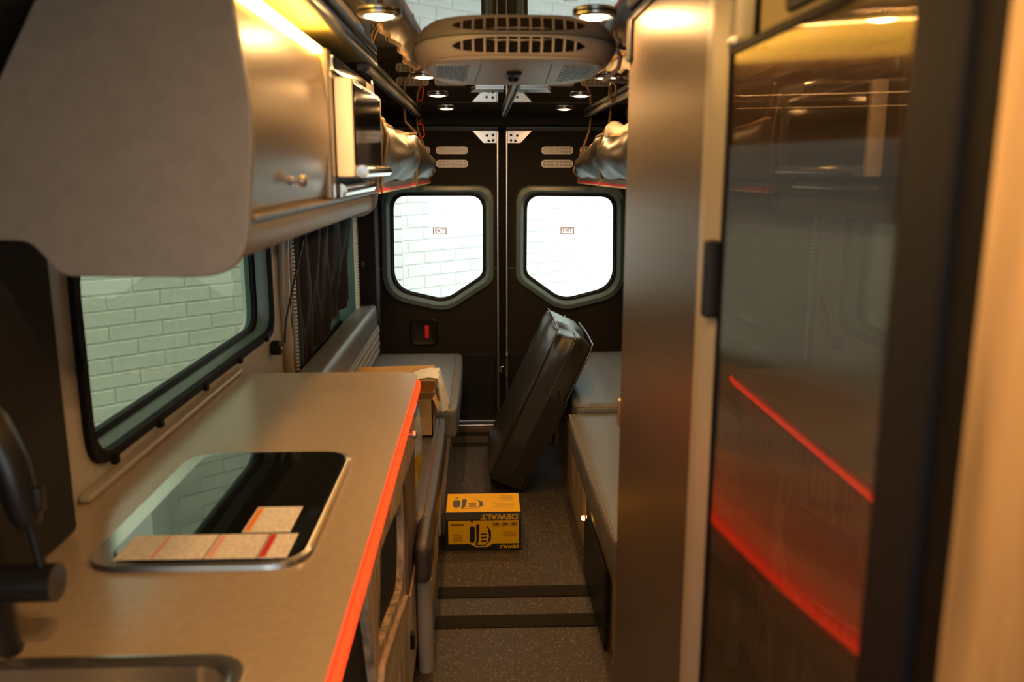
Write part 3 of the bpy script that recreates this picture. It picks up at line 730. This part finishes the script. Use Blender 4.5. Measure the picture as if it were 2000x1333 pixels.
sm.build('small_print', 'print_black', bx)['kind'] = 'stuff'
sm = MB()
for k in range(4): sm.box(X1 - .105 - .01 * (k % 2), X1 - .025, Y0 + .035 + k * .018, Y0 + .040 + k * .018, Z1, Z1 + .0008)
for k in range(5): sm.box(X1 - .075 - .01 * (k % 3), X1 - .03, Y0 + .125 + k * .012, Y0 + .131 + k * .012, Z1, Z1 + .0008)
sm.build('small_print', 'print_faint', bx)['kind'] = 'stuff'

# ---------------------------------------------------------------- cardboard box and bags on the bench
cb = thing('cardboard_box', 'open brown cardboard box with flaps on the bench behind the worktop', 'box', (-.42, 3.6, .452))
x0, x1, y0, y1, z0, z1 = -.555, -.206, 3.40, 3.72, .452, .612
for nm, a in (('wall', (x0, x0 + .005, y0, y1)), ('wall', (x1 - .005, x1, y0, y1)), ('wall', (x0, x1, y0, y0 + .005)), ('wall', (x0, x1, y1 - .005, y1))):
    box('side_wall', *a, z0, z1, 'cardboard', cb)
box('bottom', x0, x1, y0, y1, z0, z0 + .005, 'cardboard', cb)
def flap(pts, t=(0, 0, .004)):
    v = [Vector(p) for p in pts] + [Vector(p) + Vector(t) for p in pts]
    return mk('flap', v, [(0, 1, 2, 3), (7, 6, 5, 4), (0, 4, 5, 1), (1, 5, 6, 2), (2, 6, 7, 3), (3, 7, 4, 0)], 'cardboard', cb)
flap([(x0, y1, z1), (x1, y1, z1), (x1 - .01, y1 + .05, z1 + .060), (x0 - .01, y1 + .05, z1 + .052)], (0, .004, 0))
flap([(x0 + .02, y0, z1), (x1, y0, z1), (x1 + .016, y0 - .05, z1 + .045), (x0 + .02, y0 - .05, z1 + .045)], (0, .004, 0))
flap([(x1, y0, z1), (x1, y1, z1), (x1 + .018, y1, z1 - .045), (x1 + .018, y0 + .01, z1 - .045)], (.004, 0, 0))
flap([(x0, y0, z1), (x0, y1, z1), (x0 - .03, y1, z1 + .05), (x0 - .03, y0, z1 + .05)], (.004, 0, 0))
rows = []
for j in range(9):
    v_ = j / 8; r_ = []
    for i in range(13):
        u = i / 12; y = y0 + .12 + .18 * u
        if v_ < .5: x = x1 - .14 + .15 * v_ * 2; z = z1 + .01 + .055 * math.sin(v_ * 2 * 1.6)
        else: x = x1 + .012 + .032 * (v_ - .5) * 2 + .01 * math.sin(u * 9); z = z1 + .065 - .16 * ((v_ - .5) * 2) ** 1.2
        r_.append((x + .006 * math.sin(u * 17 + v_ * 5), y + .01 * math.sin(v_ * 8), z + .008 * math.sin(u * 13 + v_ * 7)))
    rows.append(r_)
gv, gf = ringsg(rows, False, False); n = len(gv)
gv2 = gv + [(a - .004, b_, c_ - .004) for a, b_, c_ in gv]; gf2 = gf + [tuple(n + i for i in q[::-1]) for q in gf]
tag(mk('plastic_bag', gv2, gf2, 'paper', None, smooth=True), 'crumpled white plastic bag spilling over the cardboard box edge', 'bag')
sb = thing('snack_bag', 'blue and yellow snack bag standing on the bench against the cabinet', 'bag', (-.235, 2.72, .452))
def pillow(name, z0, z1, m):
    rings = []
    for j in range(9):
        u = j / 8; z = z0 + (z1 - z0) * u; zz = (z - .452) / .32
        t = .030 * (math.sin(math.pi * min(1, max(0.02, zz)))) ** .6 + .002
        w = .10 + .01 * math.sin(zz * 9)
        rings.append([(-.238 + t * math.cos(a) + .02 * (zz - .4), 2.72 + w * math.sin(a), z) for a in [2 * math.pi * k / 18 for k in range(18)]])
    return mk(name, *ringsg(rings), m, sb, smooth=True)
pillow('lower_foil', .452, .50, 'blue_bag'); pillow('middle_foil', .50, .625, 'yellow_bag'); pillow('upper_foil', .625, .755, 'white_bag'); pillow('top_foil', .755, .775, 'blue_bag')

# ---------------------------------------------------------------- tall cabinet, fridge, pantry (right)
PX = .30
tc_ = thing('tall_cabinet', 'tall champagne metal cabinet from floor to ceiling beside the aisle', 'cabinet', (.6, 1.43, 0))
cp = [(PX, 0), (.98, 0), (.98, 1.40), (.66, 1.842), (PX, 1.842)]
prism('body', cp, 'Y', 1.135, 1.765, 'champagne', tc_, bevel=.006)
prism('edge_profile', rpoly([(PX - .006, 1.105, .02), (PX - .006, 1.138, .004), (PX + .03, 1.138, .004), (PX + .03, 1.055, .004), (PX + .004, 1.055, .02)], 5), 'Z', 0, 1.842, 'wall_metal', tc_)
mb = MB(); mb.box(PX - .008, PX + .005, 1.715, 1.76, 1.76, 1.842); mb.build('edge_cap', 'soffit', tc_, bevel=.004)
box('top_trim', PX - .007, PX + .004, 1.139, 1.72, 1.832, 1.846, 'soffit', tc_)
for i in range(15):
    z = 1.61 - i * .028 - (.006 if i % 3 else 0)
    lathe('rivet', (PX + .006, 1.762, z), [(.005, -.004), (.006, 0), (.004, .004), (.001, .006)], 'brass', tc_, 8, 'Y')
box('hinge', PX - .004, PX + .004, 1.758, 1.772, 1.00, 1.06, 'brass', tc_, bevel=.002)
fr = thing('refrigerator', 'tall refrigerator with mirror-like streaked door and black frame', 'refrigerator', (.6, .82, 0))
box('door_panel', PX + .004, PX + .03, .612, 1.046, .06, 1.684, 'fridge', fr)
mb = MB(); mb.box(PX, PX + .03, 1.046, 1.054, .05, 1.693); mb.box(PX - .001, PX + .03, .60, 1.054, 1.684, 1.693); mb.build('door_gasket', 'rubber', fr)
box('hinge_cap', PX - .003, PX + .02, 1.025, 1.056, 1.693, 1.703, 'silver', fr, bevel=.002)
box('door_handle', PX - .015, PX + .003, 1.057, 1.079, 1.362, 1.462, 'black', fr, bevel=.004)
box('frame', PX - .002, PX + .06, .535, .606, 0.0, 1.845, 'navy', fr, bevel=.008)
box('frame_channel', PX + .006, PX + .06, .497, .535, 0.0, 1.845, 'rubber', fr)
box('cabinet_body', PX + .031, .99, .61, 1.05, 0, 1.68, 'black', fr)
ov = thing('vent_box', 'pale lit panel with dark air vent above the refrigerator', 'panel', (.6, .85, 1.70))
box('panel', PX + .030, PX + .045, .60, 1.035, 1.696, 1.842, 'cove', ov)
vg = box('vent_frame', PX + .022, PX + .032, .62, .935, 1.712, 1.82, 'black', ov, bevel=.006)
for k in range(4): box('vent_slat', PX + .018, PX + .026, .635, .92, 1.725 + k * .024, 1.733 + k * .024, 'rubber', vg)
tag(box('led_strip', PX + .016, PX + .028, .62, 1.04, 1.836, 1.846, 'led_yellow', None), 'glowing yellow LED strip above the refrigerator vent', 'light strip')
pn = thing('pantry_cabinet', 'tan wood pantry cabinet side next to the refrigerator frame', 'cabinet', (.6, .3, 0))
box('side_panel', PX + .002, PX + .02, .05, .497, 0, 1.845, 'wood_tan', pn)
box('body', PX + .02, .99, .05, .497, 0, 1.845, 'wood_tan', pn)

# ---------------------------------------------------------------- ceiling fittings
def downlight(first=[None]):
    d = thing('ceiling_light', 'x', 'light', (0, 0, CEIL), 'recessed ceiling downlights')
    lathe('trim_ring', (0, 0, CEIL), [(.036, -.001), (.044, -.002), (.044, -.006), (.036, -.010), (.028, -.008), (.027, -.001)], 'silver', d, 28)
    lathe('lens', (0, 0, CEIL), [(.027, -.002), (.027, -.008), (.018, -.011), (.001, -.012)], 'lamp', d, 24)
    return d
spots = [(-.195, 1.75), (.226, 1.74), (-.180, 2.87), (.415, 2.87), (-.170, 3.56), (.410, 3.56), (-.165, 4.32), (.420, 4.34), (-.14, .60), (.06, .45)]
side = lambda x: 'microwave side' if x < 0 else 'tall cabinet side'
labels = ['round ceiling downlight ahead of the air conditioner on the overhead cabinet side', 'round ceiling downlight ahead of the air conditioner beside the tall cabinet',
 'round ceiling downlight behind the air conditioner above the red cord', 'round ceiling downlight behind the air conditioner near the pale strap',
 'middle rear ceiling downlight on the curtain side of the centre rail', 'middle rear ceiling downlight on the tall cabinet side of the centre rail',
 'last ceiling downlight before rear doors on the curtain side', 'last ceiling downlight before rear doors on the tall cabinet side', 'round ceiling downlight above the sink side of the aisle', 'round ceiling downlight in front of the pantry cabinet']
proto = downlight(); 
for i, (x, y) in enumerate(spots):
    o = proto if i == 0 else dup(proto, (x, y, CEIL))
    o.location = (x, y, CEIL); o['label'] = labels[i]
# air conditioner
AX, AY, AW, AL = .090, 2.35, .258, .345
def sup(w, l, y, e=2.8, n=64):
    out = []
    for k in range(n):
        a = 2 * math.pi * k / n; c, s = math.cos(a), math.sin(a)
        out.append((AX + w * math.copysign(abs(c) ** (2 / e), c), y + l * math.copysign(abs(s) ** (2 / e), s)))
    return out
ac = thing('air_conditioner', 'beige ceiling air conditioner with front louvres and side grilles', 'air conditioner', (AX, AY, 1.78))
lv = [(sup(AW, AL, AY), CEIL - .001), (sup(AW, AL, AY), CEIL - .012), (sup(AW * .975, AL * .975, AY + .003), CEIL - .024), (sup(AW * .93, AL * .95, AY + .008), CEIL - .040), (sup(AW * .90, AL * .93, AY + .010), CEIL - .043)]
loft2('housing', lv, 'Z', 'ac', ac, cap=True)
bt = [(sup(AW * .895, AL * .92, AY + .011, 3.0), CEIL - .0425), (sup(AW * .88, AL * .91, AY + .012, 3.0), CEIL - .048), (sup(AW * .86, AL * .89, AY + .014, 3.0), CEIL - .050)]
loft2('lower_panel', bt, 'Z', 'ac_low', ac, cap=True)
# front louvre: dark mouth with upright vanes on the sloping front
def ac_front(u, t):   # point on the front, u -1..1 across, t 0 top..1 bottom
    x = AX + u * .155
    k = abs(x - AX) / AW
    y = AY - AL * (1 - k ** 2.8) ** (1 / 2.8)
    return x, y + .006 * t + .018 * t * t, CEIL - .006 - .031 * t
mouth = []; N_ = 24
for i in range(N_ + 1):
    u = -1 + 2 * i / N_; hh = (1 - abs(u) ** 3.0) ** .6 * .5
    mouth.append([Vector(ac_front(u, .5 - hh)) + Vector((0, -.003, -.001)), Vector(ac_front(u, .5 + hh)) + Vector((0, -.003, -.001))])
v = [p for q in mouth for p in q]; f = [(2 * i, 2 * i + 2, 2 * i + 3, 2 * i + 1) for i in range(N_)]
lo = mk('louvre_opening', v, f, 'black', ac)
for i in range(11):
    u = -.84 + i * .168; hh = (1 - abs(u) ** 3.0) ** .6 * .5
    a, b_ = Vector(ac_front(u, .5 - hh)), Vector(ac_front(u, .5 + hh))
    mk('vane', *tubeg([a + Vector((0, -.004, 0)), (a + b_) / 2 + Vector((0, -.006, -.002)), b_ + Vector((0, -.005, -.001))], .0030, 6), 'ac', ac, smooth=True)
# side grilles on the lower panel
for sx in (-1, 1):
    gx = [AX + sx * a for a in (.105, .195)]
    pts = [(AX + sx * .118, AY - .20), (AX + sx * .196, AY - .20), (AX + sx * .204, AY + .08), (AX + sx * .132, AY + .19)]
    gp = prism('side_grille', pts, 'Z', CEIL - .0525, CEIL - .046, 'ac_low', ac, smooth=False)
    hl = MB()
    for i in range(12):
        for j in range(5):
            v_ = (i + .5) / 12; u_ = (j + .5 + .5 * (i % 2) - .25) / 5
            if not .04 < u_ < .96: continue
            A, B, C_, D_ = [Vector((*p, 0)) for p in pts]
            p = A.lerp(B, u_).lerp(D_.lerp(C_, u_), v_)
            hl.add(*prismg([(p.x - .0065, p.y - .009), (p.x + .0065, p.y - .009), (p.x + .0065, p.y + .009), (p.x - .0065, p.y + .009)], 'Z', CEIL - .0532, CEIL - .0520))
    hl.build('grille_slots', 'black', gp)['kind'] = 'stuff'
mb = MB()
for sx in (-1, 1): mb.add(*tubeg([(AX + sx * .085, AY - .22, CEIL - .0505), (AX + sx * .105, AY + .24, CEIL - .0505)], .0012, 5))
mb.build('panel_joint', 'rubber', ac)
box('latch', AX - .020, AX + .020, AY - .06, AY + .06, CEIL - .060, CEIL - .049, 'black', ac, bevel=.005)
lathe('latch_button', (AX, AY + .02, CEIL - .060), [(.014, 0), (.013, -.008), (.005, -.010)], 'black', ac, 16)
mb = MB(); mb.add([(AX - .008, AY - .13, CEIL - .0508), (AX + .008, AY - .13, CEIL - .0508), (AX, AY - .105, CEIL - .0508)], [(0, 1, 2)]); mb.build('arrow_mark', 'black', ac)
# rails
def rail(pts, label, k=1.):
    r = thing('ceiling_rail', label, 'rail', pts[0])
    a, b_ = Vector(pts[0]), Vector(pts[1]); x = a.x
    w_ = .018 * k; pr_ = [(x - w_, CEIL - .002), (x - w_, CEIL - .020), (x - .008 * k, CEIL - .024), (x - .008 * k, CEIL - .014), (x + .008 * k, CEIL - .014), (x + .008 * k, CEIL - .024), (x + w_, CEIL - .020), (x + w_, CEIL - .002)]
    v, f = prismg(pr_, 'Y', a.y, b_.y); mk('channel', v, f, 'rail', r)
    n = max(2, int((b_.y - a.y) / .3))
    for i in range(n):
        y = a.y + .06 + i * (b_.y - a.y - .12) / (n - 1); lathe('screw', (x, y, CEIL - .014), [(.006, 0), (.006, -.003), (.002, -.004)], 'silver', r, 8)
    return r
M['rail'] = mat('grey_rail', (.20, .22, .22), .35, .6)
rail([(-.335, 2.55, CEIL), (-.335, 4.74, CEIL)], 'grey ceiling rail above the left hanging bag')
rail([(.585, 2.60, CEIL), (.585, 4.74, CEIL)], 'grey ceiling rail above the right hanging bag')
rail([(.128, 2.80, CEIL), (.128, 4.74, CEIL)], 'grey ceiling rail in the middle behind the air conditioner', .7)
cbk = thing('ceiling_bracket', 'pale drilled bracket plate on ceiling behind the air conditioner', 'bracket', (.12, 3.33, CEIL - .01))
for sx in (-1, 1):
    p_ = prism('plate', [(.12 + sx * .03, 3.27), (.12 + sx * .135, 3.27), (.12 + sx * .155, 3.40), (.12 + sx * .03, 3.40)], 'Z', CEIL - .008, CEIL - .001, 'silver', cbk, smooth=False)
    for (dx, y) in ((.06, 3.33), (.06, 3.37), (.10, 3.33)): lathe('hole', (.12 + sx * dx, y, CEIL - .008), [(.009, -.0006), (.009, .0005)], 'black', p_, 10)

# ---------------------------------------------------------------- hanging storage bags
def hang_bag(x, sgn, y0, y1, uh, label):
    """open-topped bag slung under a rail: sgn = side of the wall, uh = where the middle strap holds it"""
    b = thing('hanging_bag', label, 'bag', (x + sgn * .12, (y0 + y1) / 2, 1.47))
    n, m_ = 60, 14; rows = []
    def face(u): return x - sgn * .045 * u
    def rim(u):
        if u <= uh: return 1.715 - .022 * math.sin(math.pi * u / uh)
        t = (u - uh) / (1 - uh); return 1.715 - .125 * t ** 1.2 - .012 * math.sin(math.pi * t)
    for j in range(m_ + 1):
        v_ = j / m_; r_ = []
        for i in range(n + 1):
            u = i / n; zt = rim(u); z = zt + (1.505 - zt) * v_
            t = u / uh if u < uh else (u - uh) / (1 - uh)
            belly = math.sin(math.pi * min(1, v_ * 1.02)) ** .8 * (.012 + .050 * math.sin(math.pi * t) ** .7)
            fold = .007 * math.sin(u * 47) * (1 - v_) + .005 * math.sin(u * 23 + v_ * 6)
            r_.append((face(u) - sgn * (belly + fold), y0 + (y1 - y0) * u, z))
        rows.append(r_)
    v, f = ringsg(rows, False, False); k = len(v)
    v2 = v + [(a + sgn * .006, b_, c_) for a, b_, c_ in v]; f2 = f + [tuple(k + i for i in q[::-1]) for q in f]
    mk('front_side', v2, f2, 'vinyl_bag', b, smooth=True)
    xb = x + sgn * .25
    for yy, u in ((y0, 0), (y1, 1)):
        xf = face(u)
        prism('end_side', [(xf, 1.505), (xb, 1.505), (xb, rim(u) - .01), ((xf + xb) / 2, rim(u) - .035), (xf, rim(u) - .01)], 'Y', yy - .004, yy + .004, 'vinyl_bag', b)
    box('back_side', *sorted((xb, xb + sgn * .006)), y0, y1, 1.505, 1.60, 'vinyl_bag', b)
    def slab(nm, z0, z1, m, e):
        pts = [(face(0) - sgn * e, y0), (face(1) - sgn * e, y1), (xb, y1), (xb, y0)]
        return prism(nm, pts, 'Z', z0, z1, m, b, smooth=False)
    slab('base_board', 1.489, 1.507, 'vinyl', .004); slab('red_edge', 1.479, 1.489, 'red', .007); slab('white_edge', 1.473, 1.479, 'white', .007)
    top = [(rows[0][i][0] - sgn * .003, rows[0][i][1], rows[0][i][2] - .006) for i in range(0, n + 1, 2)]
    tube('rim_tape', top, .009, 'strap', b, 8)
    for h in (.02, uh, .985):
        y = y0 + (y1 - y0) * h; xs = face(h); zr = rim(h); i = int(h * n)
        low = [(rows[j][i][0] - sgn * .004, y, rows[j][i][2]) for j in (0, 4, 8, 12, 14)]
        s_ = tube('strap', [(x + sgn * .012, y, 1.812), (x + sgn * .008, y, 1.76)] + low + [(xs - sgn * .008, y, 1.474)], .006, 'strap', b, 8)
        hk = [(x + sgn * .012, y + .010 * math.sin(a), 1.820 + .017 * math.cos(a)) for a in [2 * math.pi * k / 12 for k in range(13)]]
        tube('hook', hk, .0026, 'brass', s_, 6)
    return b
hang_bag(-.330, -1, 2.75, 4.78, .60, 'dark vinyl storage bag hanging from rail beside the microwave')
hang_bag(.590, 1, 3.20, 4.76, .52, 'dark vinyl storage bag hanging from rail behind the tall cabinet')
rt = []
for k in range(21):
    a = math.pi * k / 20; rt.append((.70 - .12 * math.sin(a) * 1.0, 3.62 + .42 * (k / 20), 1.715 + .012 * math.sin(k)))
tag(tube('rolled_blanket', rt, .032, 'white', None, 12), 'cream rolled fleece blanket in the right hanging bag', 'blanket')
def carabiner(x, y, z, label):
    c = thing('carabiner', label, 'carabiner', (x, y, z - .07))
    tube('body', [(x - .012, y, z - .004), (x - .004, y, z), (x + .010, y, z - .006), (x + .018, y, z - .06), (x + .012, y, z - .070), (x + .002, y, z - .066)], .0036, 'red', c, 8)
    tube('gate', [(x - .012, y, z - .004), (x + .002, y, z - .062)], .0022, 'chrome', c, 6)
    tube('hook', [(x + .002 + .007 * math.cos(a), y, z + .010 + .014 * math.sin(a)) for a in [2 * math.pi * k / 10 for k in range(11)]], .0022, 'brass', c, 6)
    return c
carabiner(-.318, 4.70, 1.790, 'red carabiner clipped under the left rail at the bag end')
sp = thing('ceiling_strap', 'pale looped strap hanging by the air conditioner side', 'strap', (.37, 2.45, 1.75))
tube('webbing', [(.345, 2.22, 1.845), (.365, 2.28, 1.835), (.370, 2.34, 1.815), (.358, 2.42, 1.80), (.352, 2.50, 1.80), (.40, 2.55, 1.803), (.46, 2.60, 1.805)], .006, 'white', sp, 8)
tube('snap_hook', [(.395 + .010 * math.cos(a), 2.6, 1.775 + .028 * math.sin(a)) for a in [2 * math.pi * k / 14 for k in range(15)]], .003, 'brass', sp, 6)
